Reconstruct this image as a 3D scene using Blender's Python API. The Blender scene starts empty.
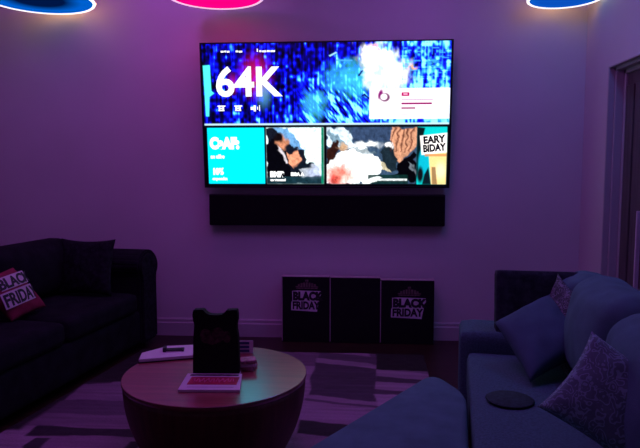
import bpy, bmesh, math, random
import numpy as np
from mathutils import Vector, Matrix, noise as mnoise
random.seed(7); np.random.seed(7)
scn = bpy.context.scene
COL = scn.collection
PI = math.pi
R = math.radians
V = Vector

# ---------------------------------------------------------------- helpers
def srgb(r, g, b):
    def f(c):
        c /= 255.0
        return c/12.92 if c <= .04045 else ((c+.055)/1.055)**2.4
    return (f(r), f(g), f(b), 1.0)

def link(name, me, mat=None, parent=None, loc=None, rot=None, smooth=False):
    o = bpy.data.objects.new(name, me); COL.objects.link(o)
    if mat: me.materials.append(mat)
    if parent: o.parent = parent
    if loc is not None: o.location = loc
    if rot is not None: o.rotation_euler = rot
    if smooth:
        for p in me.polygons: p.use_smooth = True
    return o

def obj(name, bm, mat=None, parent=None, loc=None, rot=None, smooth=False):
    me = bpy.data.meshes.new(name)
    bmesh.ops.recalc_face_normals(bm, faces=bm.faces)
    bm.to_mesh(me); bm.free()
    return link(name, me, mat, parent, loc, rot, smooth)

def tag(o, label=None, cat=None, group=None, kind=None):
    if label: o['label'] = label
    if cat: o['category'] = cat
    if group: o['group'] = group
    if kind: o['kind'] = kind
    return o

def empty(name, loc, label, cat, rotz=0, group=None):
    o = bpy.data.objects.new(name, None); COL.objects.link(o)
    o.location = loc; o.rotation_euler = (0, 0, rotz); o.empty_display_size = .1
    return tag(o, label, cat, group)

def box_into(bm, lo, hi, bev=0, seg=2):
    t = bmesh.new()
    bmesh.ops.create_cube(t, size=1)
    lo = V(lo); hi = V(hi)
    for v in t.verts:
        v.co = V([(lo[i]+hi[i])/2 + v.co[i]*(hi[i]-lo[i]) for i in range(3)])
    if bev: bmesh.ops.bevel(t, geom=t.edges[:], offset=bev, segments=seg, affect='EDGES', profile=.5)
    me = bpy.data.meshes.new('t'); t.to_mesh(me); t.free(); bm.from_mesh(me); bpy.data.meshes.remove(me)

def box(name, lo, hi, mat, parent=None, bev=0, seg=2, smooth=False):
    bm = bmesh.new(); box_into(bm, lo, hi, bev, seg)
    return obj(name, bm, mat, parent, smooth=smooth)

def cushion_bm(sx, sy, sz, r, puff=0, n=14, wob=0):
    """soft upholstery block centred at 0, half sizes sx sy sz, edge radius r; top and bottom swell by puff"""
    bm = bmesh.new(); bmesh.ops.create_cube(bm, size=2)
    bmesh.ops.subdivide_edges(bm, edges=bm.edges[:], cuts=n, use_grid_fill=True)
    h = V((sx, sy, sz))
    for v in bm.verts:
        p = v.co.copy(); w = V((p.x*h.x, p.y*h.y, p.z*h.z))
        q = V([max(-(h[i]-r), min(h[i]-r, w[i])) for i in range(3)])
        d = w-q
        if d.length > 1e-6: w = q + d.normalized()*min(r, max(abs(d.x), abs(d.y), abs(d.z)))
        w.z += puff*(1-p.x**2)*(1-p.y**2)*p.z
        if wob: w += V((0, 0, 1))*wob*mnoise.noise(w*7)
        v.co = w
    return bm

def pillow_bm(e1, e2, t, n=26, pinch=.10, wr=.006):
    """square throw pillow: half vectors e1, e2 in the plane, half thickness t; corners stay, edges pull in"""
    e1 = V(e1); e2 = V(e2); nn = e1.cross(e2).normalized()
    bm = bmesh.new()
    g = {}
    for s in (1, -1):
        for i in range(n+1):
            for j in range(n+1):
                u = -1+2*i/n; v = -1+2*j/n
                edge = i in (0, n) or j in (0, n)
                if edge and s == -1:
                    g[s, i, j] = g[1, i, j]; continue
                uu = u*(1-pinch*(1-v*v)*u*u); vv = v*(1-pinch*(1-u*u)*v*v)
                hgt = t*max(0, (1-u**2)*(1-v**2))**.42
                w = e1*uu+e2*vv+nn*(s*hgt)
                w += nn*(wr*mnoise.noise(V((u*3.1, v*3.1, s*4.0+t*50))))*(0 if edge else 1)
                g[s, i, j] = bm.verts.new(w)
    for s in (1, -1):
        for i in range(n):
            for j in range(n):
                q = [g[s, i, j], g[s, i+1, j], g[s, i+1, j+1], g[s, i, j+1]]
                bm.faces.new(q if s == 1 else q[::-1])
    return bm

def lathe_bm(prof, n=64):
    bm = bmesh.new(); rings = []
    for r, z in prof:
        if r < 1e-6: rings.append([bm.verts.new((0, 0, z))])
        else: rings.append([bm.verts.new((r*math.cos(2*PI*k/n), r*math.sin(2*PI*k/n), z)) for k in range(n)])
    for a, b in zip(rings, rings[1:]):
        for k in range(n):
            k2 = (k+1) % n
            if len(a) == 1: bm.faces.new((a[0], b[k], b[k2]))
            elif len(b) == 1: bm.faces.new((a[k], a[k2], b[0]))
            else: bm.faces.new((a[k], a[k2], b[k2], b[k]))
    return bm

def tube_bm(pts, r, n=10, closed=False):
    bm = bmesh.new(); rings = []
    m = len(pts); pts = [V(p) for p in pts]
    for i, p in enumerate(pts):
        if closed: d = pts[(i+1) % m]-pts[i-1]
        else: d = pts[min(i+1, m-1)]-pts[max(i-1, 0)]
        d.normalize()
        a = d.orthogonal() if abs(d.z) > .95 else d.cross(V((0, 0, 1)))
        a.normalize(); b = d.cross(a)
        rings.append([bm.verts.new(p+a*r*math.cos(2*PI*k/n)+b*r*math.sin(2*PI*k/n)) for k in range(n)])
    rng = range(m) if closed else range(m-1)
    for i in rng:
        A, B = rings[i], rings[(i+1) % m]
        for k in range(n): bm.faces.new((A[k], A[(k+1) % n], B[(k+1) % n], B[k]))
    if not closed:
        bm.faces.new(rings[0]); bm.faces.new(rings[-1])
    return bm

def prism_bm(pts, thick, bev=0, seg=2):
    """outline in x,z extruded along +y"""
    bm = bmesh.new()
    f = bm.faces.new([bm.verts.new((x, 0, z)) for x, z in pts])
    r = bmesh.ops.extrude_face_region(bm, geom=[f])
    for v in [e for e in r['geom'] if isinstance(e, bmesh.types.BMVert)]: v.co.y += thick
    if bev: bmesh.ops.bevel(bm, geom=bm.edges[:], offset=bev, segments=seg, affect='EDGES')
    return bm

def text_bm(s, size, bold=0.0, ext=.0004, sx=1.0, align='LEFT'):
    cu = bpy.data.curves.new('t', 'FONT'); cu.body = s; cu.size = size; cu.offset = bold; cu.extrude = ext
    cu.align_x = align; cu.resolution_u = 4
    o = bpy.data.objects.new('t', cu); COL.objects.link(o)
    dg = bpy.context.evaluated_depsgraph_get(); dg.update()
    me = bpy.data.meshes.new_from_object(o.evaluated_get(dg))
    bm = bmesh.new(); bm.from_mesh(me)
    for v in bm.verts: v.co.x *= sx
    bpy.data.objects.remove(o); bpy.data.curves.remove(cu); bpy.data.meshes.remove(me)
    return bm

def merge(dst, src, M=None):
    if M is not None: bmesh.ops.transform(src, matrix=M, verts=src.verts)
    me = bpy.data.meshes.new('t'); src.to_mesh(me); src.free(); dst.from_mesh(me); bpy.data.meshes.remove(me)

UP = Matrix.Rotation(PI/2, 4, 'X')          # x,y text plane -> x,z plane facing -y

# ---------------------------------------------------------------- materials
def mat(name, base, rough=.6, var=0.0, vscale=8.0, bump=0.0, bscale=60.0, metal=0, sheen=0, spec=.5, stretch=(1, 1, 1), var_col=None):
    m = bpy.data.materials.new(name); m.use_nodes = True
    nt = m.node_tree; b = nt.nodes['Principled BSDF']
    b.inputs['Roughness'].default_value = rough; b.inputs['Metallic'].default_value = metal
    b.inputs['Specular IOR Level'].default_value = spec
    if sheen:
        b.inputs['Sheen Weight'].default_value = sheen; b.inputs['Sheen Roughness'].default_value = .5
    tc = nt.nodes.new('ShaderNodeTexCoord'); mp = nt.nodes.new('ShaderNodeMapping')
    mp.inputs['Scale'].default_value = stretch
    nt.links.new(tc.outputs['Object'], mp.inputs['Vector'])
    n = nt.nodes.new('ShaderNodeTexNoise'); n.inputs['Scale'].default_value = vscale; n.inputs['Detail'].default_value = 5
    nt.links.new(mp.outputs[0], n.inputs['Vector'])
    rp = nt.nodes.new('ShaderNodeValToRGB')
    c2 = var_col or tuple(min(1, c*(1+var)) for c in base[:3])+(1,)
    c1 = base if var_col else tuple(c*(1-var) for c in base[:3])+(1,)
    rp.color_ramp.elements[0].position = .3; rp.color_ramp.elements[1].position = .7
    rp.color_ramp.elements[0].color = c1; rp.color_ramp.elements[1].color = c2
    nt.links.new(n.outputs['Fac'], rp.inputs['Fac']); nt.links.new(rp.outputs[0], b.inputs['Base Color'])
    if bump:
        n2 = nt.nodes.new('ShaderNodeTexNoise'); n2.inputs['Scale'].default_value = bscale; n2.inputs['Detail'].default_value = 3
        nt.links.new(mp.outputs[0], n2.inputs['Vector'])
        bp = nt.nodes.new('ShaderNodeBump'); bp.inputs['Strength'].default_value = bump; bp.inputs['Distance'].default_value = .004
        nt.links.new(n2.outputs['Fac'], bp.inputs['Height']); nt.links.new(bp.outputs[0], b.inputs['Normal'])
    return m

def emis(name, col, strength=1.0, base=(0, 0, 0, 1)):
    m = bpy.data.materials.new(name); m.use_nodes = True
    b = m.node_tree.nodes['Principled BSDF']
    b.inputs['Base Color'].default_value = base; b.inputs['Roughness'].default_value = .4
    b.inputs['Emission Color'].default_value = col; b.inputs['Emission Strength'].default_value = strength
    return m

def attr_mat(name, emit=0.0, rough=.9):
    m = bpy.data.materials.new(name); m.use_nodes = True
    nt = m.node_tree; b = nt.nodes['Principled BSDF']; b.inputs['Roughness'].default_value = rough
    a = nt.nodes.new('ShaderNodeVertexColor'); a.layer_name = 'pattern'
    if emit:
        b.inputs['Base Color'].default_value = (0, 0, 0, 1)
        nt.links.new(a.outputs[0], b.inputs['Emission Color']); b.inputs['Emission Strength'].default_value = emit
    else:
        n = nt.nodes.new('ShaderNodeTexNoise'); n.inputs['Scale'].default_value = 90
        tc = nt.nodes.new('ShaderNodeTexCoord'); nt.links.new(tc.outputs['Object'], n.inputs['Vector'])
        mx = nt.nodes.new('ShaderNodeMix'); mx.data_type = 'RGBA'; mx.blend_type = 'MULTIPLY'; mx.inputs['Factor'].default_value = .35
        nt.links.new(a.outputs[0], mx.inputs['A']); nt.links.new(n.outputs['Fac'], mx.inputs['B'])
        nt.links.new(mx.outputs['Result'], b.inputs['Base Color'])
        bp = nt.nodes.new('ShaderNodeBump'); bp.inputs['Strength'].default_value = .5; bp.inputs['Distance'].default_value = .006
        nt.links.new(n.outputs['Fac'], bp.inputs['Height']); nt.links.new(bp.outputs[0], b.inputs['Normal'])
    return m

def scroll_mat(name, dark, light, scale):
    """paisley-like scroll print on a pillow"""
    m = bpy.data.materials.new(name); m.use_nodes = True
    nt = m.node_tree; b = nt.nodes['Principled BSDF']; b.inputs['Roughness'].default_value = .9
    tc = nt.nodes.new('ShaderNodeTexCoord')
    n = nt.nodes.new('ShaderNodeTexNoise'); n.inputs['Scale'].default_value = scale*.8
    nt.links.new(tc.outputs['Object'], n.inputs['Vector'])
    ad = nt.nodes.new('ShaderNodeMix'); ad.data_type = 'RGBA'; ad.blend_type = 'LINEAR_LIGHT'; ad.inputs['Factor'].default_value = .09
    nt.links.new(tc.outputs['Object'], ad.inputs['A']); nt.links.new(n.outputs['Color'], ad.inputs['B'])
    v = nt.nodes.new('ShaderNodeTexVoronoi'); v.inputs['Scale'].default_value = scale; v.feature = 'F1'
    nt.links.new(ad.outputs['Result'], v.inputs['Vector'])
    mu = nt.nodes.new('ShaderNodeMath'); mu.operation = 'MULTIPLY'; mu.inputs[1].default_value = 17.0
    nt.links.new(v.outputs['Distance'], mu.inputs[0])
    sn = nt.nodes.new('ShaderNodeMath'); sn.operation = 'SINE'; nt.links.new(mu.outputs[0], sn.inputs[0])
    rp = nt.nodes.new('ShaderNodeValToRGB')
    rp.color_ramp.elements[0].position = .35; rp.color_ramp.elements[1].position = .7
    rp.color_ramp.elements[0].color = dark; rp.color_ramp.elements[1].color = light
    nt.links.new(sn.outputs[0], rp.inputs['Fac']); nt.links.new(rp.outputs[0], b.inputs['Base Color'])
    return m

def wood_mat(name, c1, c2, rough, scale=(1, 14, 14), coat=0, plank=0, spec=.5):
    m = bpy.data.materials.new(name); m.use_nodes = True
    nt = m.node_tree; b = nt.nodes['Principled BSDF']; b.inputs['Roughness'].default_value = rough
    b.inputs['Coat Weight'].default_value = coat; b.inputs['Coat Roughness'].default_value = .24; b.inputs['Coat IOR'].default_value = 2.3
    b.inputs['Specular IOR Level'].default_value = spec
    tc = nt.nodes.new('ShaderNodeTexCoord'); mp = nt.nodes.new('ShaderNodeMapping'); mp.inputs['Scale'].default_value = scale
    nt.links.new(tc.outputs['Object'], mp.inputs['Vector'])
    n = nt.nodes.new('ShaderNodeTexNoise'); n.inputs['Scale'].default_value = 3; n.inputs['Detail'].default_value = 8; n.inputs['Distortion'].default_value = .6
    nt.links.new(mp.outputs[0], n.inputs['Vector'])
    rp = nt.nodes.new('ShaderNodeValToRGB'); rp.color_ramp.elements[0].color = c1; rp.color_ramp.elements[1].color = c2
    rp.color_ramp.elements[0].position = .35; rp.color_ramp.elements[1].position = .65
    nt.links.new(n.outputs['Fac'], rp.inputs['Fac'])
    out = rp.outputs[0]
    if plank:
        br = nt.nodes.new('ShaderNodeTexBrick'); br.inputs['Scale'].default_value = 1
        br.inputs['Brick Width'].default_value = 1.3; br.inputs['Row Height'].default_value = plank; br.inputs['Mortar Size'].default_value = .003
        br.inputs['Color1'].default_value = (1, 1, 1, 1); br.inputs['Color2'].default_value = (.6, .6, .6, 1); br.inputs['Mortar'].default_value = (.1, .1, .1, 1)
        nt.links.new(tc.outputs['Object'], br.inputs['Vector'])
        mx = nt.nodes.new('ShaderNodeMix'); mx.data_type = 'RGBA'; mx.blend_type = 'MULTIPLY'; mx.inputs['Factor'].default_value = 1
        nt.links.new(out, mx.inputs['A']); nt.links.new(br.outputs['Color'], mx.inputs['B']); out = mx.outputs['Result']
    nt.links.new(out, b.inputs['Base Color'])
    return m

M = dict(
    wall=mat('painted_wall', (.62, .60, .60, 1), .75, .03, 2, .06, 140),
    ceil=mat('painted_ceiling', (.6, .6, .6, 1), .8, .02, 3),
    trim=mat('painted_trim', (.46, .45, .45, 1), .45, .02, 6),
    floor=wood_mat('dark_floor_boards', (.020, .008, .007, 1), (.05, .018, .015, 1), .38, (1, 16, 16), 0, .13, .4),
    door=wood_mat('dark_door', (.07, .055, .06, 1), (.12, .095, .10, 1), .5, (16, 16, 1)),
    black=mat('black_plastic', (.006, .006, .008, 1), .35, .1, 30),
    cloth=mat('speaker_cloth', (.006, .005, .007, 1), .9, .3, 300, .3, 500, spec=.15),
    lsofa=mat('black_velvet', (.011, .010, .016, 1), .95, .35, 12, .4, 150, spec=.1),
    lpil=mat('black_damask', (.012, .011, .018, 1), .9, .7, 34, .3, 120, spec=.15),
    rsofa=mat('blue_chenille', (.065, .155, .155, 1), .95, .22, 120, .6, 260, spec=.12),
    rcush=mat('blue_velvet', (.072, .18, .18, 1), .9, .15, 10, .25, 200, spec=.15),
    bpil=mat('slate_blue_velvet', (.058, .13, .15, 1), .9, .12, 9, .2, 200, spec=.15),
    dpil=mat('charcoal_plush', (.030, .046, .05, 1), .95, .45, 30, .6, 120, spec=.1),
    leg=mat('dark_leg', (.02, .012, .01, 1), .4, .2, 30),
    ttop=wood_mat('walnut_top', (.20, .036, .034, 1), (.29, .058, .052, 1), .42, (1.2, 16, 16), 1.0),
    tbody=wood_mat('dark_walnut_drum', (.10, .022, .02, 1), (.16, .038, .032, 1), .5, (14, 14, 1)),
    bag=mat('black_card', (.005, .0045, .006, 1), .75, .2, 40, spec=.2),
    bagprint=mat('dull_red_print', (.06, .02, .03, 1), .8, .75, 60, spec=.2),
    paper=mat('white_paper', (.62, .56, .60, 1), .7, .04, 20),
    lilac=mat('pale_paper', (.52, .44, .50, 1), .7, .06, 20),
    red=mat('red_print', (.40, .018, .06, 1), .6, .25, 40),
    pink=mat('pink_lettering', (.62, .12, .25, 1), .6, .1, 40),
    ink=mat('dark_ink', (.012, .010, .016, 1), .6, .2, 40),
    box=mat('black_board', (.007, .006, .010, 1), .5, .2, 20, spec=.3),
    boxedge=mat('pale_board_edge', (.42, .34, .38, 1), .6, .1, 30),
    label=mat('grey_label', (.72, .66, .72, 1), .7, .18, 30),
    crest=mat('bronze_print', (.16, .11, .10, 1), .6, .5, 60),
    redpil=mat('red_pillow_cloth', (.24, .022, .06, 1), .85, .2, 14, .2, 160, spec=.2),
    patchw=mat('pillow_print_white', (.60, .50, .58, 1), .8, .08, 30),
    oval=mat('grey_oval', (.035, .075, .062, 1), .95, .25, 60, .3, 200, spec=.1),
    navy=mat('navy_print', (.02, .04, .14, 1), .5, .2, 40),
    brown=mat('rosy_brown_card', (.30, .14, .17, 1), .6, .5, 60),
    metal=mat('brushed_pull', (.55, .55, .60, 1), .3, .05, 30, metal=1),
    glow=emis('white_lamp_rim', (1, .97, .95, 1), 1.3, (.8, .8, .8, 1)),
    glowpink=emis('pale_pink_rim', (1, .62, .86, 1), .95, (.8, .8, .8, 1)),
    warm=emis('warm_halo_fill', (1, .42, .13, 1), 6.0, (.5, .5, .5, 1)),
    white=mat('lamp_housing', (.6, .6, .6, 1), .5, .02, 20),
    s1=scroll_mat('scroll_print_large', (.10, .20, .19, 1), (.21, .41, .40, 1), 22),
    s2=scroll_mat('scroll_print_small', (.04, .05, .06, 1), (.17, .20, .22, 1), 24),
)

# ---------------------------------------------------------------- setting
LX, RX, BY, FY, CH = -3.10, 1.71, 4.80, -1.2, 2.90
def struct(o): o['kind'] = 'structure'; return o
struct(box('floor', (LX-.12, FY, -.1), (RX+.32, BY+.12, 0), M['floor']))
struct(box('ceiling', (LX-.12, FY, CH), (RX+.32, BY+.12, CH+.1), M['ceil']))
struct(box('wall_back', (LX-.12, BY, 0), (RX+.2, BY+.12, CH), M['wall']))
struct(box('wall_left', (LX-.12, FY, 0), (LX, BY, CH), M['wall']))
DY0, DY1, DZ = 3.05, 4.34, 2.075       # doorway in the right wall
bm = bmesh.new()
box_into(bm, (RX, DY1, 0), (RX+.2, BY, CH)); box_into(bm, (RX, FY, 0), (RX+.2, DY0, CH)); box_into(bm, (RX, DY0, DZ), (RX+.2, DY1, CH))
struct(obj('wall_right', bm, M['wall']))
def skirting(name, a, b, out):
    """two-step skirting board from a to b, out = direction into the room"""
    a = V(a); b = V(b); o = V(out); bm = bmesh.new()
    prof = [(0, 0), (.018, 0), (.018, .105), (.012, .115), (.012, .135), (.006, .145), (0, .145)]
    ra = [bm.verts.new(a+o*d+V((0, 0, z))) for d, z in prof]; rb = [bm.verts.new(b+o*d+V((0, 0, z))) for d, z in prof]
    n = len(prof)
    for i in range(n): bm.faces.new((ra[i], ra[(i+1) % n], rb[(i+1) % n], rb[i]))
    bm.faces.new(ra); bm.faces.new(rb)
    struct(obj(name, bm, M['trim']))
skirting('baseboard_back', (LX, BY, 0), (RX, BY, 0), (0, -1, 0))
skirting('baseboard_left', (LX, FY, 0), (LX, BY, 0), (1, 0, 0))
skirting('baseboard_right', (RX, DY1+.06, 0), (RX, BY-.02, 0), (-1, 0, 0))
# door casing: stepped frame lining the opening, then the dark door leaf
bm = bmesh.new()
box_into(bm, (RX-.012, DY1-.005, 0), (RX+.2, DY1+.0, DZ), 0)
for x0, x1, d in ((RX-.012, RX+.03, .012), (RX+.03, RX+.085, .03), (RX+.085, RX+.13, .055)):
    box_into(bm, (x0, DY1-d, 0), (x1, DY1, DZ), .004)
    box_into(bm, (x0, DY0, DZ-d), (x1, DY1, DZ), .004)
    box_into(bm, (x0, DY0, 0), (x1, DY0+d, DZ), .004)
struct(obj('trim_1', bm, M['trim']))
d1 = bmesh.new()
box_into(d1, (RX+.10, DY0+.05, .004), (RX+.135, DY1-.05, DZ-.05), .003)
for y0, y1 in ((DY1-.17, DY1-.06), (DY1-.42, DY1-.20), (DY1-.70, DY1-.45), (DY1-.98, DY1-.73)):
    box_into(d1, (RX+.088, y0, .12), (RX+.11, y1, DZ-.14), .006)
door = struct(obj('door_1', d1, M['door']))
box('door_pale_strip', (RX+.060, 3.975, .50), (RX+.090, 3.99, 1.10), M['paper'], door, .004)  # narrow pale upright strip in front of the door leaf

# ---------------------------------------------------------------- pendant disc lamps
def disc_mat(name, mid, edge, strength):
    m = bpy.data.materials.new(name); m.use_nodes = True
    nt = m.node_tree; b = nt.nodes['Principled BSDF']; b.inputs['Base Color'].default_value = (0, 0, 0, 1)
    tc = nt.nodes.new('ShaderNodeTexCoord'); le = nt.nodes.new('ShaderNodeVectorMath'); le.operation = 'LENGTH'
    nt.links.new(tc.outputs['Object'], le.inputs[0])
    rp = nt.nodes.new('ShaderNodeValToRGB'); e = rp.color_ramp.elements
    e[0].position = .17; e[0].color = mid; e[1].position = .29; e[1].color = edge
    nt.links.new(le.outputs['Value'], rp.inputs['Fac']); nt.links.new(rp.outputs[0], b.inputs['Emission Color'])
    b.inputs['Emission Strength'].default_value = strength; b.inputs['Specular IOR Level'].default_value = 0
    return m
blue_d = disc_mat('blue_lamp_disc', srgb(0, 22, 70), srgb(0, 95, 205), 1.0)
blue_e = disc_mat('blue_lamp_disc_even', srgb(10, 80, 190), srgb(8, 100, 215), 1.0)
pink_d = disc_mat('pink_lamp_disc', srgb(255, 0, 130), srgb(255, 0, 140), 1.0)

def lamp(x, y, z, r, dm, rim, label, warm):
    t = empty('pendant_lamp', (x, y, z), label, 'lamp', 0, 'round glowing ceiling lamps')
    obj('lamp_disc', lathe_bm([(0, .0), (r*.5, .0), (r*.97, .0), (r*.97, .012), (0, .012)], 72), dm, t)
    obj('housing', lathe_bm([(r*.9, .013), (r*.92, .035), (r*.5, .05), (0, .05)], 72), M['white'], t, smooth=True)
    obj('rim', tube_bm([(r*math.cos(a*PI/48), r*math.sin(a*PI/48), .004) for a in range(96)], .011, 10, True), rim, t, smooth=True)
    obj('hanging_rod', tube_bm([(0, 0, .05), (0, 0, CH-z-.02)], .008), M['white'], t)
    obj('ceiling_rose', lathe_bm([(0, CH-z-.03), (.05, CH-z-.028), (.055, CH-z), (0, CH-z)], 32), M['white'], t)
    if warm:
        obj('halo_fill_strip', tube_bm([((r+.012)*math.cos(a*PI/48), (r+.012)*math.sin(a*PI/48), .02) for a in range(8, 41)], .006, 8), M['warm'], t)  # hidden glowing arc, added to throw a warm halo on the wall
lamp(-2.36, 4.365, 2.603, .38, blue_d, M['glow'], 'blue round ceiling lamp with a white rim in the top left corner', True)
lamp(-1.05, 4.36, 2.606, .34, pink_d, M['glowpink'], 'hot pink round ceiling lamp above the left end of the television', False)
lamp(1.435, 4.475, 2.573, .25, blue_e, M['glow'], 'blue round ceiling lamp by the right hand corner of the room', True)

# ---------------------------------------------------------------- television
TVW, TVH = 1.925, 1.113
TVC = V((-.279, 4.715, 1.226))
tv = empty('television', TVC, 'large wall-mounted flat television showing a blue 64K menu screen', 'television')
tv.rotation_euler = (R(5.0), 0, 0)          # tips forward
# local: x across, z up from the lower edge, screen faces -y
box('back_shell', (-TVW/2+.004, .012, .004), (TVW/2-.004, .035, TVH-.004), M['black'], tv, .006)
bm = bmesh.new(); bz = .010
box_into(bm, (-TVW/2, -.002, 0), (TVW/2, .012, bz*1.4), .002); box_into(bm, (-TVW/2, -.002, TVH-bz), (TVW/2, .012, TVH), .002)
box_into(bm, (-TVW/2, -.002, bz*1.4), (-TVW/2+bz, .012, TVH-bz), .002); box_into(bm, (TVW/2-bz, -.002, bz*1.4), (TVW/2, .012, TVH-bz), .002)
obj('bezel', bm, M['black'], tv)
bm = bmesh.new(); box_into(bm, (-.35, .035, .2), (.35, .05, .8), .004); box_into(bm, (-.25, .05, .12), (.25, .066, .35), .004)
obj('wall_mount', bm, M['black'], tv)

# the picture on the screen, in a 246 x 146 grid of picture units (a right, b down)
SW, SH = 246.0, 146.0
NA, NB = 420, 250
A, B = np.meshgrid(np.linspace(0, SW, NA), np.linspace(0, SH, NB))
def vnoise(x, y, seed):
    rs = np.random.RandomState(seed); t = rs.rand(256, 256)
    xi = np.floor(x).astype(int); yi = np.floor(y).astype(int); fx = x-xi; fy = y-yi
    fx = fx*fx*(3-2*fx); fy = fy*fy*(3-2*fy)
    g = lambda i, j: t[i % 256, j % 256]
    return (g(xi, yi)*(1-fx)+g(xi+1, yi)*fx)*(1-fy)+(g(xi, yi+1)*(1-fx)+g(xi+1, yi+1)*fx)*fy
def c3(*c): return np.array(srgb(*c)[:3])
img = np.zeros((NB, NA, 3))+c3(4, 4, 10)
def ss(e0, e1, x):
    t = np.clip((x-e0)/(e1-e0), 0, 1); return t*t*(3-2*t)
def put(mask, col):
    global img
    m = np.clip(mask, 0, 1)[..., None]; img = img*(1-m)+np.asarray(col)*m
def rect(a0, b0, a1, b1, s=.4): return ss(a0-s, a0+s, A)*(1-ss(a1-s, a1+s, A))*ss(b0-s, b0+s, B)*(1-ss(b1-s, b1+s, B))
def ell(a, b, ra, rb, soft=.25, rot=0):
    x = PA-a; y = PB-b; c, s = math.cos(R(rot)), math.sin(R(rot)); xx = x*c+y*s; yy = -x*s+y*c
    d = np.sqrt((xx/ra)**2+(yy/rb)**2); return 1-ss(1-soft, 1+soft, d)
def poly(pts, soft=.6):
    d = np.full(A.shape, -1e9); n = len(pts)
    ins = np.zeros(A.shape, bool); dist = np.full(A.shape, 1e9)
    for i in range(n):
        (x0, y0), (x1, y1) = pts[i], pts[(i+1) % n]
        cond = ((y0 > PB) != (y1 > PB)) & (PA < (x1-x0)*(PB-y0)/((y1-y0) if y1 != y0 else 1e-9)+x0); ins ^= cond
        L = (x1-x0)**2+(y1-y0)**2+1e-9; t = np.clip(((PA-x0)*(x1-x0)+(PB-y0)*(y1-y0))/L, 0, 1)
        dist = np.minimum(dist, np.hypot(PA-x0-t*(x1-x0), PB-y0-t*(y1-y0)))
    sd = np.where(ins, dist, -dist); return ss(-soft, soft, sd)
# banner
PA, PB = A, B
ban = rect(1, 0, 245, 81.5)
streak = vnoise(A*.55, B*.09, 1)*.5+vnoise(A*.25, B*.05, 2)*.5
blocks = vnoise(A*.28, B*.3, 3)
diag = vnoise((A-B*.7)*.34, (A+B)*.07, 4)*.6+vnoise((A-B*.75)*.6, (A+B)*.13, 44)*.4
reg_d = ss(88, 108, A)*(1-ss(150, 178, A))*ss(34, 52, B)
v = (streak*.62+blocks*.38)*(1-reg_d)+diag*reg_d
fade = -.02+.22*ss(60, 110, A)+.30*ss(90, 125, A)*ss(20, 46, B)+.10*ss(35, 70, B)*(1-ss(95, 120, A))+.26*ss(150, 185, A)-.20*ss(70, 85, A)*(1-ss(120, 140, A))*(1-ss(20, 38, B))
v = np.clip((v-.5)*1.7+.30+fade*.62, 0, 1)
grid = np.maximum(vnoise(A*.95, B*.02, 8), vnoise(A*.05, B*.9, 9)*ss(150, 190, A))
v = np.clip(v+(grid > .80)*.13-(grid < .3)*.10, 0, 1)
stops = [(0, c3(4, 4, 40)), (.28, c3(10, 10, 125)), (.5, c3(20, 22, 225)), (.66, c3(36, 70, 240)), (.80, c3(70, 180, 235)), (1, c3(160, 240, 250))]
colr = np.zeros(img.shape)
for k in range(3): colr[..., k] = np.interp(v, [s[0] for s in stops], [s[1][k] for s in stops])
put(ban, colr)
PA = A+11*(vnoise(A*.16, B*.16, 81)-.5)+5*(vnoise(A*.4, B*.4, 82)-.5); PB = B+11*(vnoise(A*.16, B*.16, 83)-.5)+6*(vnoise(A*.5, B*.12, 84)-.5)
put(ell(112, 62, 12, 14, .5)*.55*ban, c3(90, 205, 215))              # pale arch shape
put(ell(150, 36, 22, 16, .6)*.55*ban, c3(90, 225, 240))
put(ell(167, 40, 9, 6, .5)*.0, c3(0, 0, 0))
put(ell(176, 26, 15, 19, .45), c3(235, 250, 255))                     # bright flare
put(ell(168, 13, 12, 10, .6), c3(255, 255, 255))
put(ell(186, 32, 17, 13, .6), c3(245, 255, 255))
put(ell(177, 27, 4, 3, .6)*.5, c3(120, 225, 235))
put(ell(169, 5, 4, 2, .8)*.7, c3(255, 120, 170))
put(ell(206, 28, 4, 3.5, .6)*.9, c3(240, 190, 150)); put(ell(208, 33, 4, 4, .7)*.6, c3(40, 20, 120))
put(ell(157, 29, 3, 2.2, .5), c3(10, 20, 120)); put(ell(160, 54, 5, 1.8, .5, 40), c3(8, 16, 130))
PA, PB = A, B
for k in range(26):                                                   # fine bright scratches right of the flare
    a = random.uniform(196, 242); b = random.uniform(4, 42); w = random.uniform(2, 9)
    put(rect(a, b, a+w, b+.9)*.7*ban, c3(90, 200, 235)); put(rect(a, b-3, a+.9, b+w)*.55*ban, c3(70, 170, 235))
put(poly([(127, 13), (134, 9.5), (135, 10.5), (128, 14)]), c3(170, 220, 245))
put(poly([(134, 17), (150, 17.5), (150, 18.7), (134, 18.4)]), c3(90, 170, 235))
# glow behind the lettering, cyan bracket at the left
put(ell(54, 32, 12, 16, .9)*.55, c3(230, 40, 150)); put(ell(31, 40, 4, 8, .9)*.5, c3(210, 40, 150))
put(ell(62, 50, 6, 12, .8)*.45, c3(120, 200, 240))
put(poly([(1.5, 21.5), (8.5, 21), (9.2, 47), (12, 49.5), (7, 53), (6, 73), (2.8, 73)]), c3(96, 232, 226))
# rule between the two rows
put(rect(1, 80.6, 245, 82.4, .5), c3(190, 215, 225))
put(rect(1, 82.6, 245, 85, .5), c3(14, 22, 30))
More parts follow.
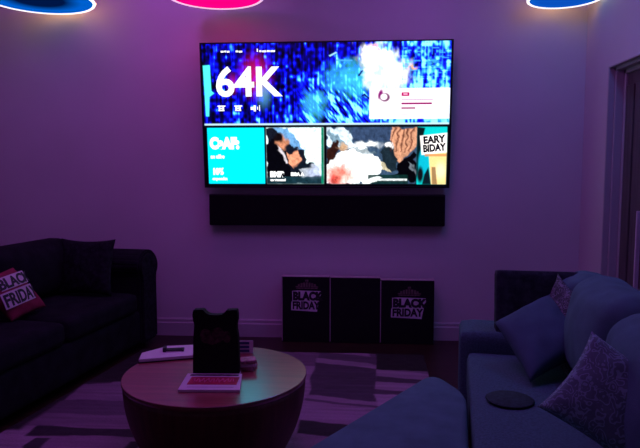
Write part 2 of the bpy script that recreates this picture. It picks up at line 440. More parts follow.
# white card
put(rect(167, 46, 245, 76.5, .5), c3(255, 252, 255))
put(ell(177.5, 52, 2.2, 5, .5, 15), c3(140, 20, 120)); put(ell(182, 55, 5, 4.5, .3), c3(120, 60, 105)); put(ell(181, 54.5, 3.2, 3, .3), c3(255, 250, 255))
put(ell(176, 66, 6, 3, .8)*.25, c3(190, 200, 225))
put(rect(198, 50, 206, 54), c3(180, 20, 110)); put(rect(200, 51.3, 204, 52.4)*.7, c3(250, 220, 240))
put(rect(198, 57, 229, 58), c3(165, 120, 160)); put(rect(198, 60.3, 228, 62.4), c3(150, 30, 110)); put(rect(198, 65, 212, 66.8), c3(150, 30, 110)); put(rect(198, 72, 205, 73)*.6, c3(120, 90, 120))
# cyan tile
put(rect(3.5, 85, 61.5, 143.5), c3(0, 222, 242))
PA = A+5*(vnoise(A*.22, B*.22, 61)-.5)+.8*(vnoise(A*.6, B*.6, 62)-.5); PB = B+5*(vnoise(A*.22, B*.22, 63)-.5)+.8*(vnoise(A*.6, B*.6, 64)-.5)
# tile with two people leaning together
t2 = rect(63.5, 85, 121.5, 143.5)
put(t2, c3(226, 246, 246))
put(poly([(63.5, 86), (76, 86), (90, 98), (100, 108), (104, 120), (112, 122), (121, 138), (121, 144), (63, 144)])*t2, c3(32, 38, 52))
put(poly([(70, 86), (86, 86), (95, 100), (102, 110), (90, 106), (80, 96)])*t2, c3(120, 165, 205))
put(poly([(64, 100), (74, 94), (82, 108), (86, 122), (90, 144), (63, 144)])*t2, c3(10, 12, 20))
put(ell(79, 100, 6, 6.5, .3)*t2, c3(196, 140, 112)); put(ell(76.5, 96, 5, 4, .4)*t2, c3(30, 22, 24))
put(poly([(83, 109), (90, 112), (95, 108), (97, 120), (93, 126), (87, 122)])*t2, c3(222, 160, 130))
put(poly([(74, 104), (78, 106), (86, 122), (83, 122)])*t2, c3(196, 190, 196))
put(ell(103, 125, 11, 4, .4)*t2, c3(26, 40, 52))
put(poly([(96, 127), (121, 122), (121, 134), (100, 136)])*t2*.6, c3(205, 212, 220)); put(ell(112, 131, 7, 5, .8)*t2*.6, c3(190, 200, 235))
put(rect(63.5, 136, 121.5, 143.5)*.6, c3(40, 80, 90))
put(rect(119, 85, 121.5, 143.5), c3(20, 130, 104))
# wide tile: a white heap, hands over a dark gown
t3 = rect(124.5, 85, 214, 143.5)
put(t3, c3(70, 92, 116))
put(rect(150, 85, 188, 99)*t3, c3(66, 84, 112))
put(poly([(124, 85), (148, 86), (154, 104), (140, 108), (124, 104)])*t3, c3(208, 222, 232))
put(poly([(126, 88), (136, 96), (146, 104), (138, 104), (126, 96)])*t3*.7, c3(60, 110, 130))
put(poly([(124, 108), (133, 98), (136, 106), (132, 116), (124, 124)])*t3, c3(62, 36, 28)); put(ell(140, 106, 5, 4, .5)*t3, c3(190, 160, 132))
put(poly([(124, 122), (140, 110), (156, 104), (172, 112), (180, 122), (170, 132), (150, 143), (124, 143)])*t3, c3(250, 252, 252))
put(ell(165, 103, 12, 3.2, .5)*t3, c3(248, 250, 250)); put(poly([(150, 106), (166, 108), (176, 112), (160, 112)])*t3*.7, c3(120, 140, 150))
put(ell(138, 134, 13, 9, .6)*t3*.85, c3(226, 116, 92)); put(ell(132, 140, 5, 4, .7)*t3*.8, c3(190, 50, 40))
put(ell(147, 139, 6, 3, .7)*t3*.6, c3(250, 220, 210))
put(poly([(178, 108), (190, 100), (196, 112), (196, 128), (184, 130)])*t3, c3(40, 56, 66))
put(ell(186, 104, 5.5, 3, .3)*t3, c3(250, 250, 250))
put(poly([(189, 86), (213, 86), (212, 106), (204, 112), (199, 124), (194, 120), (192, 104), (188, 98)])*t3, c3(206, 158, 130))
for k in range(5): put(poly([(191+k*4.4, 86), (193+k*4.4, 86), (189.5+k*4.2, 110), (189+k*4, 109)], .8)*t3*.8, c3(94, 40, 30))
put(poly([(202, 118), (212, 108), (214, 143), (200, 138), (192, 134)])*t3, c3(10, 12, 16)); put(poly([(206, 122), (212, 126), (213, 138), (210, 130)])*t3*.5, c3(150, 160, 170))
put(poly([(176, 118), (184, 124), (190, 130), (178, 130)])*t3*.8, c3(214, 204, 176)); put(poly([(150, 143), (170, 132), (178, 124), (182, 128), (168, 140)])*t3, c3(240, 246, 246))
put(rect(166, 134, 206, 143.5)*t3*.9, c3(22, 62, 58)); put(poly([(154, 143), (176, 136), (180, 138), (168, 143)])*t3, c3(240, 248, 246))
put(rect(176, 138.2, 205, 140.2)*.85, c3(235, 240, 240))
grain = .62+.76*(vnoise(A*.5, B*.35, 71)*.6+vnoise(A*1.1, B*.9, 72)*.4)
img = np.where((np.maximum(t2, t3) > .5)[..., None], img*grain[..., None], img)
PA, PB = A, B
# right tile: cyan with a paper sign held up
t4 = rect(214.5, 85, 243.5, 144)
put(t4, c3(20, 196, 196))
put(poly([(214, 85), (222, 86), (219, 100), (217, 120), (214, 143)])*t4, c3(14, 40, 44))
put(ell(221, 122, 5, 14, .3)*t4, c3(20, 178, 196)); put(ell(218, 134, 3, 8, .4)*t4, c3(24, 30, 36)); put(poly([(222, 134), (226, 126), (229, 144), (220, 144)])*t4, c3(16, 40, 50))
put(poly([(226, 112), (244, 108), (244, 144), (229, 144)])*t4, c3(238, 208, 150)); put(ell(238, 130, 5, 8, .6)*t4*.6, c3(250, 236, 205)); put(poly([(229, 126), (233, 126), (235, 144), (230, 144)])*t4*.7, c3(110, 70, 50))
put(poly([(217, 94), (243.5, 91), (243.5, 111), (219, 113.5)]), c3(244, 240, 236))
put(rect(222, 112.5, 243.5, 115)*.8, c3(205, 140, 90))
img *= (.93+.14*vnoise(A*1.9, B*1.9, 21))[..., None]

img = np.clip(img, 0, 1)**1.28
me = bpy.data.meshes.new('screen')
sx0, sx1, sz0, sz1 = -TVW/2+bz, TVW/2-bz, bz*1.4, TVH-bz
X = sx0+A/SW*(sx1-sx0); Zc = sz1-B/SH*(sz1-sz0)
verts = np.stack([X, np.zeros_like(X), Zc], -1).reshape(-1, 3)
ii = np.arange(NB*NA).reshape(NB, NA)
faces = np.stack([ii[:-1, :-1], ii[1:, :-1], ii[1:, 1:], ii[:-1, 1:]], -1).reshape(-1, 4)
me.from_pydata(verts.tolist(), [], faces.tolist())
ca = me.color_attributes.new('pattern', 'FLOAT_COLOR', 'POINT')
ca.data.foreach_set('color', np.concatenate([img.reshape(-1, 3), np.ones((NB*NA, 1))], 1).astype(np.float32).ravel())
SCR = attr_mat('lit_screen', 1.75, .25)
screen = link('screen', me, SCR, tv)
us = (sx1-sx0)/SW; vs = (sz1-sz0)/SH
def scr_text(dst, s, a, b, h, sx=1.0, bold=0.0, shear=0.0, rot=0.0):
    """text with its baseline left end at picture units a, b and capital height h"""
    t = text_bm(s, h*vs/.70, bold, .0003, sx)
    Mx = Matrix.Translation((sx0+a*us, -.0016, sz1-b*vs)) @ Matrix.Rotation(R(rot), 4, 'Y') @ UP @ Matrix.Shear('XZ', 4, (0, 0)) 
    merge(dst, t, Mx)
TW = emis('screen_white', (1, 1, 1, 1), 1.3)
bm = bmesh.new(); scr_text(bm, '64K', 13.5, 52, 28.5, 1.0, .008)
obj('headline_lettering', bm, TW, screen)
def dash(bm, a, b, w, h): box_into(bm, (sx0+a*us, -.0018, sz1-(b+h)*vs), (sx0+(a+w)*us, -.0012, sz1-b*vs))
def marks(name, items):
    bm = bmesh.new()
    for it in items: dash(bm, *it)
    obj(name, bm, TW, screen)
for its in ([(20, 7, 3, 1.7), (23.6, 6.8, 2, 1.7), (26.2, 7.1, 2.6, 1.7)], [(35, 6.9, 2.5, 1.7), (38, 7.2, 3.5, 1.7)], [(56, 5.4, 1.2, 3), (58.5, 7, 2.2, 1.7), (61.4, 7.2, 4, 1.7), (66, 7, 3, 1.7), (69.5, 7.1, 4.5, 1.7)]):
    marks('tab_lettering', its)
for a, nm in ((15, 'monitor_icon'), (32, 'box_icon')):
    marks(nm, [(a, 62, 8, 1.2), (a+.8, 66.5, 6, 1.2), (a+1, 63.1, 1.5, 3.5), (a+5, 63.1, 1.5, 3.5), (a+2.4, 64.2, 2.8, 1.6)])
marks('loudspeaker_icon', [(48.5, 63.6, 3.2, 3), (51.5, 62, 2.2, 6.2), (55, 63.5, .9, 3), (57, 62, .9, 6)])
for nm, args in (('tile_title', ('CaAF:', 6, 106, 10.5, .82, .010)), ('tile_subtitle', ('ae affre', 6.2, 116.5, 3.6, .95, .003)), ('tile_offer', ('10%', 7.5, 133.5, 6, .8, .006)),
                 ('tile_footnote', ('enpondtn', 7.2, 139.6, 2.9, 1.0, .002)), ('caption_title', ('BMIR', 67, 136, 5, .95, .006)), ('caption_note', ('IBBA A', 88, 135, 3.2, 1.0, .003)), ('caption_line', ('ungrtonend', 67, 140.6, 2.4, 1.0, .002))):
    bm = bmesh.new(); scr_text(bm, *args); obj(nm, bm, TW, screen)
bm = bmesh.new(); scr_text(bm, 'EARY', 220.5, 102, 7.0, .92, .004, rot=-5); scr_text(bm, 'BIDAY', 220.5, 110.6, 7.0, .80, .004, rot=-5)
obj('sign_lettering', bm, emis('screen_black', (.004, .004, .01, 1), 1.0), screen)

# ---------------------------------------------------------------- soundbar under the television
sb = empty('soundbar', (-.277, 4.8, .925), 'long black wall-mounted soundbar directly below the television', 'speaker')
SBW = 1.865
box('body', (-SBW/2, -.085, 0), (SBW/2, -.0, .25), M['black'], sb, .008)
box('front_grille', (-SBW/2+.006, -.095, .006), (SBW/2-.006, -.085, .236), M['cloth'], sb, .004)
box('wall_bracket', (-.5, -.001, .05), (.5, .012, .2), M['black'], sb)
box('top_strip', (-SBW/2+.006, -.096, .238), (SBW/2-.006, -.085, .247), M['black'], sb, .002)

# ---------------------------------------------------------------- three black boards on the floor
def arc_text(dst, s, x, z, h, sx, bold, y):
    t = text_bm(s, h/.70, bold, .0004, sx); merge(dst, t, Matrix.Translation((x, y, z)) @ UP)
def board(x, w, h, label, printed, first):
    t = empty('display_board', (x, 4.66, 0), label, 'display board', 0, 'black display boards along the back wall')
    bm = bmesh.new(); box_into(bm, (0, 0, 0), (w, .075, h), .003)
    obj('panel', bm, M['box'], t)
    box('top_edge', (.002, -.001, h), (w-.002, .073, h+.004), M['boxedge'], t, .001)
    box('corner_strip', (-.0005, -.002, .01), (.006, .0, h-.004), M['boxedge'], t)
    if not printed: return
    s = w/.36
    x0, x1 = .075*s, (.285 if first else .295)*s
    z1 = h-(.112 if first else .138); z0 = z1-.165
    bm = bmesh.new()
    # torn-edged paper label, upper line dark on the black, lower line on pale ground
    pts = [(x0-.004, z0+.01), (x1-.02, z0), (x1-.012, z0+.05), (x1-.004, z0+.085), (x1-.02, z0+.095), (x1+.012, z1-.03), (x1+.01, z1), (x0+.05, z1+.004), (x0+.004, z1), (x0+.006, z0+.09), (x0-.002, z0+.075)]
    lb = obj('paper_label', prism_bm(pts, .002), M['label'], t, loc=(0, -.0025, 0))
    bm = bmesh.new()
    arc_text(bm, 'BLACK', x0+.010, z0+.095, .062, .80*s, .006, -.0012)
    arc_text(bm, 'FRIDAY', x0+.006, z0+.022, .058, .73*s, .004, -.0012)
    obj('lettering', bm, M['ink'], lb)
    bm = bmesh.new()
    cx = (x0+x1)/2+.01; cz = z1+.03
    for k in range(-3, 4):
        hgt = .018+.022*math.cos(k*.42); box_into(bm, (cx+k*.021-.008, -.0022, cz), (cx+k*.021+.008, 0, cz+hgt), .001)
    box_into(bm, (cx-.085, -.0022, cz-.012), (cx+.085, 0, cz-.004), .001)
    box_into(bm, (cx-.012, -.0022, cz+.045), (cx+.012, 0, cz+.06), .002)
    for sgn in (-1, 1): box_into(bm, (cx+sgn*.07-.02, -.0022, cz), (cx+sgn*.07+.02, 0, cz+.008), .001)
    obj('crest', bm, M['crest'], t)
board(-.622, .380, .525, 'left black board reading BLACK FRIDAY with the label higher up', True, True)
board(-.240, .395, .522, 'plain black board with no lettering, between the two printed ones', False, False)
board(.157, .418, .506, 'right black board reading BLACK FRIDAY nearest the blue sofa', True, False)

# ---------------------------------------------------------------- rug
RX0, RX1, RY0, RY1 = -1.9, .42, 2.3, 4.36
nx, ny = 240, 240
gs, gy = np.meshgrid(np.linspace(0, 1, nx), np.linspace(RY0, RY1, ny))
gt = (gy-RY0)/(RY1-RY0); gl = -1.925+.285*gt; gr = .415+.05*gt      # its sides run along the two sofas
gx = gl+(gr-gl)*gs
wx = gx+.03*(vnoise(gx*5+50, gy*5+50, 31)-.5); wy = gy+.05*(vnoise(gx*3+50, gy*7+50, 32)-.5)
RUGK = np.array((1.0, .75, .97))*.98
pal = [(.46, .38, .44), (.20, .15, .20), (.34, .26, .32), (.09, .065, .095), (.40, .31, .38), (.27, .20, .26), (.15, .11, .15)]
col = np.zeros(gx.shape+(3,))
cw, chh = .56, .34
cix = np.floor((wx+.10*np.sin(wy*1.3))/cw+40).astype(int)
off = (cix*0.37) % 1.0
ciy = np.floor(wy/chh+off+40).astype(int)
hsh = ((cix*7919+ciy*104729+cix*ciy*31) % 1009)
P = np.array(pal); col = P[hsh % len(pal)]
def rput(mask, c):
    global col
    m = np.clip(mask, 0, 1)[..., None]; col = col*(1-m)+np.array(c)*m
def rr(x0, y0, x1, y1, sk=0.0, s=.006):
    y = wy-sk*(wx-x0)
    return ss(x0-s, x0+s, wx)*(1-ss(x1-s, x1+s, wx))*ss(y0-s, y0+s, y)*(1-ss(y1-s, y1+s, y))
# woven patches that can be made out: from the far edge forwards, right of the table
rput(rr(-.80, 4.05, -.30, 4.40), (.24, .17, .23))
rput(rr(-.30, 4.20, .13, 4.36, -.25), (.17, .12, .17)); rput(rr(-.30, 4.10, .13, 4.22, -.35), (.40, .31, .38))
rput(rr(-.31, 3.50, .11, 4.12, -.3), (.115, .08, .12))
rput(rr(-.32, 3.34, .10, 3.52, -.2), (.36, .28, .34)); rput(rr(-.32, 3.41, .10, 3.45, -.2), (.17, .12, .17)); rput(rr(-.33, 3.15, .02, 3.36, -.15), (.40, .31, .39))
rput(rr(-.33, 2.98, .06, 3.16, -.2), (.05, .035, .05)); rput(rr(-.35, 2.74, .0, 2.99, -.2), (.36, .28, .34))
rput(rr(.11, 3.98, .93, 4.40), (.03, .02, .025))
rput(rr(.11, 3.86, .60, 3.99, -.2), (.40, .31, .38)); rput(rr(.11, 3.76, .60, 3.87, -.2), (.12, .085, .12))
rput(rr(.10, 3.64, .60, 3.76, -.15), (.42, .33, .40)); rput(rr(.10, 3.56, .60, 3.64, -.15), (.14, .10, .14)); rput(rr(.09, 3.36, .60, 3.57, -.1), (.44, .35, .42)); rput(rr(.09, 3.2, .5, 3.36, -.1), (.16, .11, .16))
# left of the table
rput(rr(-1.75, 3.30, -1.05, 3.62, .1), (.34, .26, .33)); rput(rr(-1.75, 3.10, -1.05, 3.31, .1), (.20, .15, .20)); rput(rr(-1.85, 2.95, -1.0, 3.11, .08), (.30, .23, .29))
rput(rr(-1.7, 2.84, -1.0, 2.95, .05), (.07, .05, .07)); rput(rr(-1.55, 2.55, -1.15, 2.84, .05), (.38, .29, .37)); 
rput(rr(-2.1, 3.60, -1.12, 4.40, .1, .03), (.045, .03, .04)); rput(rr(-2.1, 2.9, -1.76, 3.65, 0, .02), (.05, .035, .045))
stripe = vnoise(gx*2.2+9, gy*38, 41)*.6+vnoise(gx*5+9, gy*75, 42)*.4
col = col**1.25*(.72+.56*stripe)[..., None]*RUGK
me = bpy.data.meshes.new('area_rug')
zz = .008+.004*vnoise(gx*20, gy*20, 55)
top = np.stack([gx, gy, zz], -1).reshape(-1, 3); n0 = nx*ny
ii = np.arange(n0).reshape(ny, nx)
F1 = np.stack([ii[:-1, :-1], ii[:-1, 1:], ii[1:, 1:], ii[1:, :-1]], -1).reshape(-1, 4).tolist()
ring = list(ii[0, :])+list(ii[1:, -1])+list(ii[-1, -2::-1])+list(ii[-2:0:-1, 0])
bot = [(top[i][0], top[i][1], .0005) for i in ring]
F2 = []
for k in range(len(ring)):
    k2 = (k+1) % len(ring); F2.append([int(ring[k]), n0+k, n0+k2, int(ring[k2])])
me.from_pydata(top.tolist()+bot, [], F1+F2)
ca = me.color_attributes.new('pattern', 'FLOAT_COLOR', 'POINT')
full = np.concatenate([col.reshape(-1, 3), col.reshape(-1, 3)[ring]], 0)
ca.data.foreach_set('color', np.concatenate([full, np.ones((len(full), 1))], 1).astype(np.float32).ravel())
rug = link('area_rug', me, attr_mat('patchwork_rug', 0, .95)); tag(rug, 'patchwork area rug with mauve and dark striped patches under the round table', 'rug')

# ---------------------------------------------------------------- round coffee table
TC = (-.670, 2.69, 0.0125); TR = .422; TZ = .42-TC[2]
ct = empty('coffee_table', TC, 'round drum-shaped wooden coffee table with a glossy top', 'table')
obj('tabletop', lathe_bm([(0, TZ), (TR-.002, TZ), (TR, TZ-.002), (TR, TZ-.012), (TR-.004, TZ-.022), (0, TZ-.022)], 128), M['ttop'], ct)
prof = [(0, TZ-.0225), (TR-.005, TZ-.0225)]
for k in range(1, 17):
    f = 1-k/16.0; prof.append((.285+(TR-.290)*(1-(1-f)**2.1), .001+(TZ-.0235)*f))
prof.append((0, .001))
obj('drum_base', lathe_bm(prof, 96), M['tbody'], ct, smooth=True)
T0 = .4205
# black die-cut carrier bag
bg = empty('carrier_bag', (-.658, 2.67, T0), 'black carrier bag with a scooped top standing on the round table', 'bag', R(2))
W = .1065; Hh = .298
def bxy(px, py): return ((px-205)/132*W, (405-py)/355*Hh+.008)
sil = [bxy(*p) for p in ((72, 405), (74, 300), (78, 200), (82, 160), (84, 130), (78, 112), (74, 80), (80, 52), (136, 50), (150, 66), (168, 77), (205, 80), (242, 77), (258, 66), (268, 52), (328, 50), (332, 80), (332, 108), (326, 128), (326, 160), (332, 200), (336, 300), (336, 405))]
obj('body', prism_bm(sil, .042, .002), M['bag'], bg, loc=(0, -.03, 0))
box('bottom_fold', (-W-.001, -.036, 0), (W+.001, .015, .0095), M['lilac'], bg, .002)
bm = bmesh.new()
for cx, cz, rx, rz in ((-.045, .185, .026, .034), (.012, .19, .03, .036), (.052, .182, .018, .028), (-.015, .165, .03, .02)):
    q = bmesh.new(); bmesh.ops.create_circle(q, cap_ends=True, segments=20, radius=1); 
    merge(bm, q, Matrix.Translation((cx, -.0312-.0001*cz, cz)) @ Matrix.Diagonal((rx, 1, rz, 1)) @ UP)
obj('print', bm, M['bagprint'], bg)
# leaflet in front of it
lf = empty('leaflet', (-.653, 2.535, T0), 'pale leaflet with a red panel lying in front of the black bag', 'leaflet', R(3))
def quad_slab(name, pts, z0, z1, m, parent, bev=.001):
    bm = bmesh.new(); f = bm.faces.new([bm.verts.new((x, y, z0)) for x, y in pts])
    r = bmesh.ops.extrude_face_region(bm, geom=[f])
    for v in [e for e in r['geom'] if isinstance(e, bmesh.types.BMVert)]: v.co.z = z1
    if bev: bmesh.ops.bevel(bm, geom=bm.edges[:], offset=bev, segments=1, affect='EDGES')
    return obj(name, bm, m, parent)
quad_slab('pages', [(-.122, -.105), (.142, -.105), (.122, .10), (-.128, .10)], 0, .012, M['paper'], lf)
box('top_band', (-.11, .068, .0121), (.11, .085, .0129), M['ink'], lf)
pn = box('red_panel', (-.098, -.045, .0121), (.118, .05, .0132), M['red'], lf)
pts = [(-.085+.19*k/90, .004+.020*math.sin(k*.62)+.008*math.sin(k*1.7+1), .0138) for k in range(91)]
obj('scribble', tube_bm(pts, .0026, 6), M['pink'], pn)
box('footer_line', (-.09, -.078, .0121), (.11, -.07, .0128), M['lilac'], lf)
# pad at the back left, with a marker on it
pd = empty('paper_pad', (-.95, 2.915, T0), 'thick white paper pad at the left edge of the round table', 'paper pad', R(16)); pd.scale = (1.15, 1.15, 1.15)
quad_slab('sheets', [(-.135, -.075), (.10, -.06), (.115, .10), (-.02, .105), (-.13, .02)], .004, .017, M['paper'], pd)
quad_slab('backing_card', [(-.137, -.078), (.102, -.063), (.117, .102), (-.02, .108), (-.133, .02)], 0, .004, M['bag'], pd)
cm = empty('comb', (-.955, 2.93, T0+.0198), 'small dark comb-like clip lying on the white paper pad', 'clip', R(12))
box('spine', (-.045, -.012, 0), (-.028, .03, .022), M['ink'], cm, .002)
bm = bmesh.new()
for k in range(4): box_into(bm, (-.028, -.010+k*.011, .004), (.055, -.003+k*.011, .010), .001)
box_into(bm, (.05, -.012, .002), (.060, .03, .010), .001)
obj('teeth', bm, M['ink'], cm)
# small upright card and a stack behind the bag
cd = empty('card', (-.59, 2.985, T0), 'small upright white card with blue stripes behind the black bag', 'card', R(4))
obj('sheet', prism_bm([(-.05, 0), (.042, 0), (.042, .066), (-.05, .066)], .004, .001), M['paper'], cd, loc=(0, 0, 0))
for k in range(3): box('stripe', (-.046, -.0012, .007+k*.02), (.022, 0, .020+k*.02), M['navy'], cd)
obj('prop', prism_bm([(-.01, 0), (.01, 0), (.01, .045), (-.01, .045)], .045), M['paper'], cd, loc=(0, .004, 0))
for k, (lb, m, w) in enumerate((('bottom rosy brown coaster of the small stack beside the bag', 'brown', .042), ('middle pale coaster of the small stack beside the bag', 'lilac', .040), ('top rosy brown coaster of the small stack beside the bag', 'brown', .038))):
    o = obj('coaster', cushion_bm(w, w*.95, .0085, .004, 0, 6), M[m], None, loc=(-.535+.004*k, 2.75-.006*k, T0+.009+k*.0175), rot=(0, 0, .2*k-.1), smooth=True)
    tag(o, lb, 'coaster', 'stacked coasters')

# ---------------------------------------------------------------- left black sofa
LS = empty('sofa', (-1.60, 4.62, 0), 'long black rolled-arm sofa along the left wall', 'sofa', R(-8))
# local: -x towards the back, -y towards the camera
LL = 2.35
def cush(name, lo, hi, r, puff, m, parent, axis='z', n=14, wob=0):
    lo = V(lo); hi = V(hi); h = (hi-lo)/2; c = (hi+lo)/2
    if axis == 'z': bm = cushion_bm(h.x, h.y, h.z, r, puff, n, wob)
    else:
        bm = cushion_bm(h.z, h.y, h.x, r, puff, n, wob)
        bmesh.ops.transform(bm, matrix=Matrix.Rotation(PI/2, 4, 'Y'), verts=bm.verts)
    bmesh.ops.translate(bm, vec=c, verts=bm.verts)
    return obj(name, bm, m, parent, smooth=True)
cush('base', (-.93, -LL, .05), (-.02, 0, .31), .03, 0, M['lsofa'], LS, n=8)
def roll_arm(y0, y1, side):
    yc = (y0+y1)/2; bm = bmesh.new()
    pr = [(y0, .05), (y1, .05)]
    hw = (y1-y0)/2
    pts = [(yc-hw*.85, .05), (yc+hw*.85, .05), (yc+hw*.85, .52)]
    for k in range(0, 13):
        a = -PI*.20+k*(PI*1.4)/12; pts.append((yc+hw*1.12*math.cos(a), .645+.115*math.sin(a)))
    pts.append((yc-hw*.85, .52))
    f = bm.faces.new([bm.verts.new((0, y, z)) for y, z in pts])
    r = bmesh.ops.extrude_face_region(bm, geom=[f])
    for v in [e for e in r['geom'] if isinstance(e, bmesh.types.BMVert)]: v.co.x = -.90
    bmesh.ops.bevel(bm, geom=bm.edges[:], offset=.012, segments=2, affect='EDGES')
    a = obj('arm', bm, M['lsofa'], LS, smooth=False)
    obj('arm_front', prism_bm([(y-yc, z-.4) for y, z in [(yc+(p[0]-yc)*.86, .4+(p[1]-.4)*.93) for p in pts]], .012, .003), M['lpil'], a, loc=(.0, yc, .4), rot=(0, 0, -PI/2))
roll_arm(-.30, -.03, 1); roll_arm(-LL+.03, -LL+.30, -1)
cush('backrest', (-.93, -LL+.05, .05), (-.68, -.05, .80), .07, 0, M['lsofa'], LS, n=10)
for k in range(2):
    y1 = -.31-k*.87; cush('seat_cushion', (-.72, y1-.86, .30), (.0, y1, .455), .05, .012, M['lsofa'], LS)
for k in range(2):
    y1 = -.31-k*.87; cush('back_cushion', (-.76, y1-.86, .45), (-.50, y1, .86), .10, .04, M['lsofa'], LS, 'x', 16, .004)
for x in (-.86, -.10):
    for y in (-.1, -LL+.1): obj('leg', lathe_bm([(0, 0), (.02, 0), (.03, .055), (0, .055)], 20), M['leg'], LS, loc=(x, y, .0))

def pillow(name, c, e1, e2, t, m, label, cat='pillow', group=None, pinch=.10, wr=.006, n=26):
    bm = pillow_bm(V(e1)/2, V(e2)/2, t, n, pinch, wr)
    o = obj(name, bm, m, None, loc=c, smooth=True)
    tag(o, label, cat, group); return o
pillow('throw_pillow', (-1.98, 4.175, .665), (.42, -.03, 0), (.0, .10, .40), .065, M['lpil'], 'square black throw pillow leaning on the far arm of the black sofa', group='pillows on the black sofa')
# red pillow with the BLACK FRIDAY print
rp_c = V((-2.11, 3.46, .61)); e1 = V((.055, .30, .03)); e2 = V((-.14, -.12, .27))
rp = pillow('printed_pillow', rp_c, e1, e2, .05, M['redpil'], 'red BLACK FRIDAY throw pillow on the seat of the black sofa', group='pillows on the black sofa', pinch=.05)
nrm = e1.cross(e2).normalized(); u1 = e1.normalized(); u2 = nrm.cross(u1)
PM = Matrix((( *[u1[i] for i in range(1)], u2[0], nrm[0], 0), (u1[1], u2[1], nrm[1], 0), (u1[2], u2[2], nrm[2], 0), (0, 0, 0, 1)))
def on_pillow(bm):
    """drape thin print on the pillow's swelling front"""
    for v in bm.verts:
        u = v.co.x/(e1.length/2); w = v.co.y/(e2.length/2)
        v.co.z += .05*max(0, (1-u*u)*(1-w*w))**.42+.006
    bmesh.ops.transform(bm, matrix=PM, verts=bm.verts); return bm
def print_patch(x0, y0, x1, y1, sk):
    bm = bmesh.new(); n = 12; g = [[bm.verts.new((x0+(x1-x0)*i/n, y0+(y1-y0)*j/n+sk*i/n, 0)) for j in range(n+1)] for i in range(n+1)]
    for i in range(n):
        for j in range(n): bm.faces.new((g[i][j], g[i+1][j], g[i+1][j+1], g[i][j+1]))
    return bm
bm = bmesh.new(); merge(bm, on_pillow(print_patch(-.125, -.075, .125, .022, .0))); merge(bm, on_pillow(print_patch(-.12, .034, .115, .115, .0)))
pp = obj('print_ground', bm, M['patchw'], rp)
bm = bmesh.new()
for s, x, y, h, sx in (('BLACK', -.112, .043, .062, .92), ('FRIDAY', -.118, -.064, .074, .74)):
    t = text_bm(s, h/.7, .0035, .0008, sx); bmesh.ops.translate(t, vec=(x, y, .0016), verts=t.verts)
    bmesh.ops.subdivide_edges(t, edges=[e for e in t.edges if e.calc_length() > .02], cuts=2)
    merge(bm, on_pillow(t))
obj('lettering', bm, M['ink'], pp)

# ---------------------------------------------------------------- right blue sofa
RS = empty('sofa', (.58, 3.235, 0), 'blue upholstered sofa with a low arm along the right wall', 'sofa', R(-8.6))
RL = 2.25; a0 = .29
cush('base', (.01, -RL, .05), (.93, -.02, .30), .03, 0, M['rsofa'], RS, n=8)
cush('arm', (-.045, -a0, .05), (.92, 0, .565), .035, 0, M['rsofa'], RS, n=14)
cush('arm', (-.035, -RL-a0+.3, .05), (.92, -RL+.3, .555), .035, 0, M['rsofa'], RS, n=14)
cush('backrest', (.70, -RL, .05), (.95, -.0, .72), .06, 0, M['rsofa'], RS, n=12)
cush('seat_cushion', (-.01, -RL+.305, .295), (.74, -a0-.005, .472), .03, .010, M['rsofa'], RS, n=20)
for x in (.08, .86):
    for y in (-.08, -RL+.08): obj('leg', lathe_bm([(0, 0), (.02, 0), (.028, .055), (0, .055)], 20), M['leg'], RS, loc=(x, y, 0))
def back_cushion(y0, y1, top, xc):
    h = V((.12, (y1-y0)/2, (top-.47)/2)); bm = cushion_bm(h.z, h.y, h.x, .10, .05, 20, .006)
    for v in bm.verts:                                   # tufted crease low on the front
        if v.co.z > 0: v.co.z -= .035*math.exp(-((v.co.x+.02)/.03)**2)
    bmesh.ops.transform(bm, matrix=Matrix.Rotation(PI/2, 4, 'Y') @ Matrix.Rotation(PI, 4, 'Z'), verts=bm.verts)
    bmesh.ops.transform(bm, matrix=Matrix.Translation((xc, (y0+y1)/2, (top+.47)/2)) @ Matrix.Rotation(R(9), 4, 'Y'), verts=bm.verts)
    obj('back_cushion', bm, M['rcush'], RS, smooth=True)
back_cushion(-.40, -.06, .865, .55); back_cushion(-1.04, -.40, .90, .55); back_cushion(-1.68, -1.04, .88, .55)

G = 'pillows on the blue sofa'
o = obj('throw_pillow', cushion_bm(.20, .05, .195, .012, .0, 16), M['dpil'], None, loc=(.875, 3.0, .665), rot=(R(-8), 0, R(-6)), smooth=True)
tag(o, 'dark charcoal boxy pillow standing against the far arm of the blue sofa', 'pillow', G)
pillow('throw_pillow', (.80, 2.665, .635), (.30, .16, .105), (-.075, .34, .16), .068, M['bpil'], 'plain slate blue pillow leaning in front of the charcoal pillow', group=G, pinch=.07)
pillow('throw_pillow', (.915, 2.725, .665), (.06, -.34, -.10), (.12, .05, .30), .036, M['s2'], 'small dark patterned pillow between the slate blue pillow and the back cushions', group=G)
pillow('throw_pillow', (.765, 1.731, .670), (.285, -.20, -.165), (.168, .043, .225), .06, M['s1'], 'large scroll-patterned pillow nearest the camera on the blue sofa', group=G)
o = obj('dark_oval', lathe_bm([(0, 0), (.085, 0), (.09, .002), (.085, .005), (0, .006)], 40), M['oval'], None, loc=(.572, 2.27, .4835), smooth=True)  # thin dark grey disc laid on the seat
tag(o, 'flat dark grey oval patch on the seat of the blue sofa', 'pad')

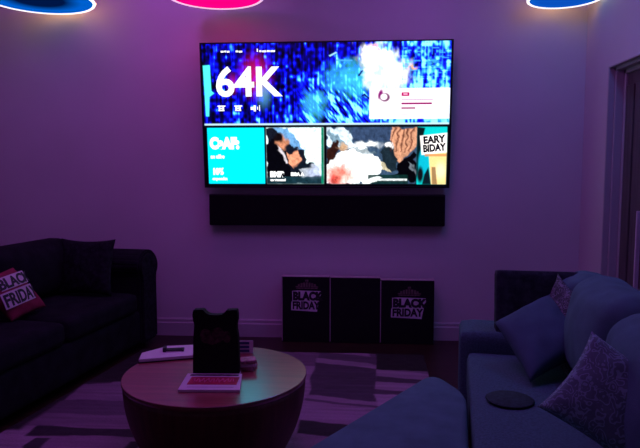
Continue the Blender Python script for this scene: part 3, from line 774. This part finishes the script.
# ---------------------------------------------------------------- ottoman in the foreground
poly2 = [(.330, 2.665), (.437, 2.42), (.358, 1.92), (.26, 1.25), (-.42, 1.22), (-.37, 1.58)]
def rounded(poly, r, k=8):
    out = []; n = len(poly)
    for i in range(n):
        p = V((*poly[i], 0)); a = (V((*poly[i-1], 0))-p); b = (V((*poly[(i+1) % n], 0))-p)
        ra = min(r, a.length*.45, b.length*.45); s = p+a.normalized()*ra; e = p+b.normalized()*ra
        for j in range(k+1):
            t = j/k; out.append(s*(1-t)**2+p*2*t*(1-t)+e*t*t)
    return out
ot = empty('ottoman', (0, 1.8, .013), 'large blue ottoman with a rounded corner in the foreground', 'ottoman')
def slab(name, z0, z1, inset, edge, m, parent, dome=0):
    pts = rounded(poly2, .10); c = sum(pts, V())/len(pts); bm = bmesh.new(); rings = []
    for z, ins in ((z0, inset+edge*.5), (z0+edge, inset), (z1-edge, inset), (z1-edge*.45, inset+edge*.16), (z1-edge*.1, inset+edge*.55), (z1, inset+edge*1.3), (z1+dome*.5, inset+.10), (z1+dome, inset+.25)):
        ring = []
        for p in pts:
            d = c-p; q = p+d.normalized()*min(ins, d.length*.9); ring.append(bm.verts.new((q.x, q.y-1.8, z)))
        rings.append(ring)
    n = len(pts)
    for A_, B_ in zip(rings, rings[1:]):
        for k in range(n): bm.faces.new((A_[k], A_[(k+1) % n], B_[(k+1) % n], B_[k]))
    bm.faces.new(rings[0]); bm.faces.new(rings[-1])
    return obj(name, bm, m, parent, smooth=True)
slab('base', .05, .25, .012, .02, M['rsofa'], ot)
slab('cushion', .25, .440, 0, .03, M['rcush'], ot, .008)
for x, y in ((.30, .45), (.18, -.45), (-.30, -.45), (-.05, .0)): obj('leg', lathe_bm([(0, 0), (.02, 0), (.028, .052), (0, .052)], 20), M['leg'], ot, loc=(x, y, 0))

# ---------------------------------------------------------------- lights
def area(name, loc, size, power, col, rot=(0, 0, 0), sy=None):
    l = bpy.data.lights.new(name, 'AREA'); l.energy = power; l.color = col; l.size = size
    if sy: l.shape = 'RECTANGLE'; l.size_y = sy
    o = bpy.data.objects.new(name, l); COL.objects.link(o); o.location = loc; o.rotation_euler = rot; return o
def point(name, loc, power, col, rad=.06):
    l = bpy.data.lights.new(name, 'POINT'); l.energy = power; l.color = col; l.shadow_soft_size = rad
    o = bpy.data.objects.new(name, l); COL.objects.link(o); o.location = loc; return o
area('violet_ceiling_light', (-.5, 2.6, 2.87), 1.6, 15.5, (.60, .10, .95))
point('magenta_fill', (-1.5, 4.05, 2.80), 6.2, (.66, .10, 1.0))  # unseen point light, added to strengthen the violet high on the back wall
point('blue_fill', (1.40, 3.1, 2.76), 9.5, (.12, .21, 1.0))  # no fixture; added to spread blue over the right wall and sofa
point('violet_fill', (.45, 3.95, 2.82), 3.6, (.66, .12, 1.0))  # added fill without a lamp body, tints the wall right of the television
point('plum_fill', (-2.75, 3.75, 2.80), 2.0, (.60, .12, .95))  # added fill without a lamp body, tints the wall at the far left
w = bpy.data.worlds.new('dim_room'); scn.world = w; w.use_nodes = True
bgn = w.node_tree.nodes['Background']; bgn.inputs[0].default_value = (.50, .20, .85, 1); bgn.inputs[1].default_value = .05

# ---------------------------------------------------------------- camera
cam = bpy.data.cameras.new('camera'); co = bpy.data.objects.new('camera', cam); COL.objects.link(co)
cam.sensor_fit = 'HORIZONTAL'; cam.sensor_width = 36; cam.lens = 600/640*36
co.location = (0, 0, 1.35); co.rotation_euler = (PI/2-math.atan(52/600), 0, R(3.9)); cam.clip_start = .05
scn.camera = co
vs_ = scn.view_settings
scn.display_settings.display_device = 'sRGB'
vs_.view_transform = 'Standard'; vs_.look = 'None'; vs_.exposure = 0; vs_.gamma = 1; vs_.use_curve_mapping = False
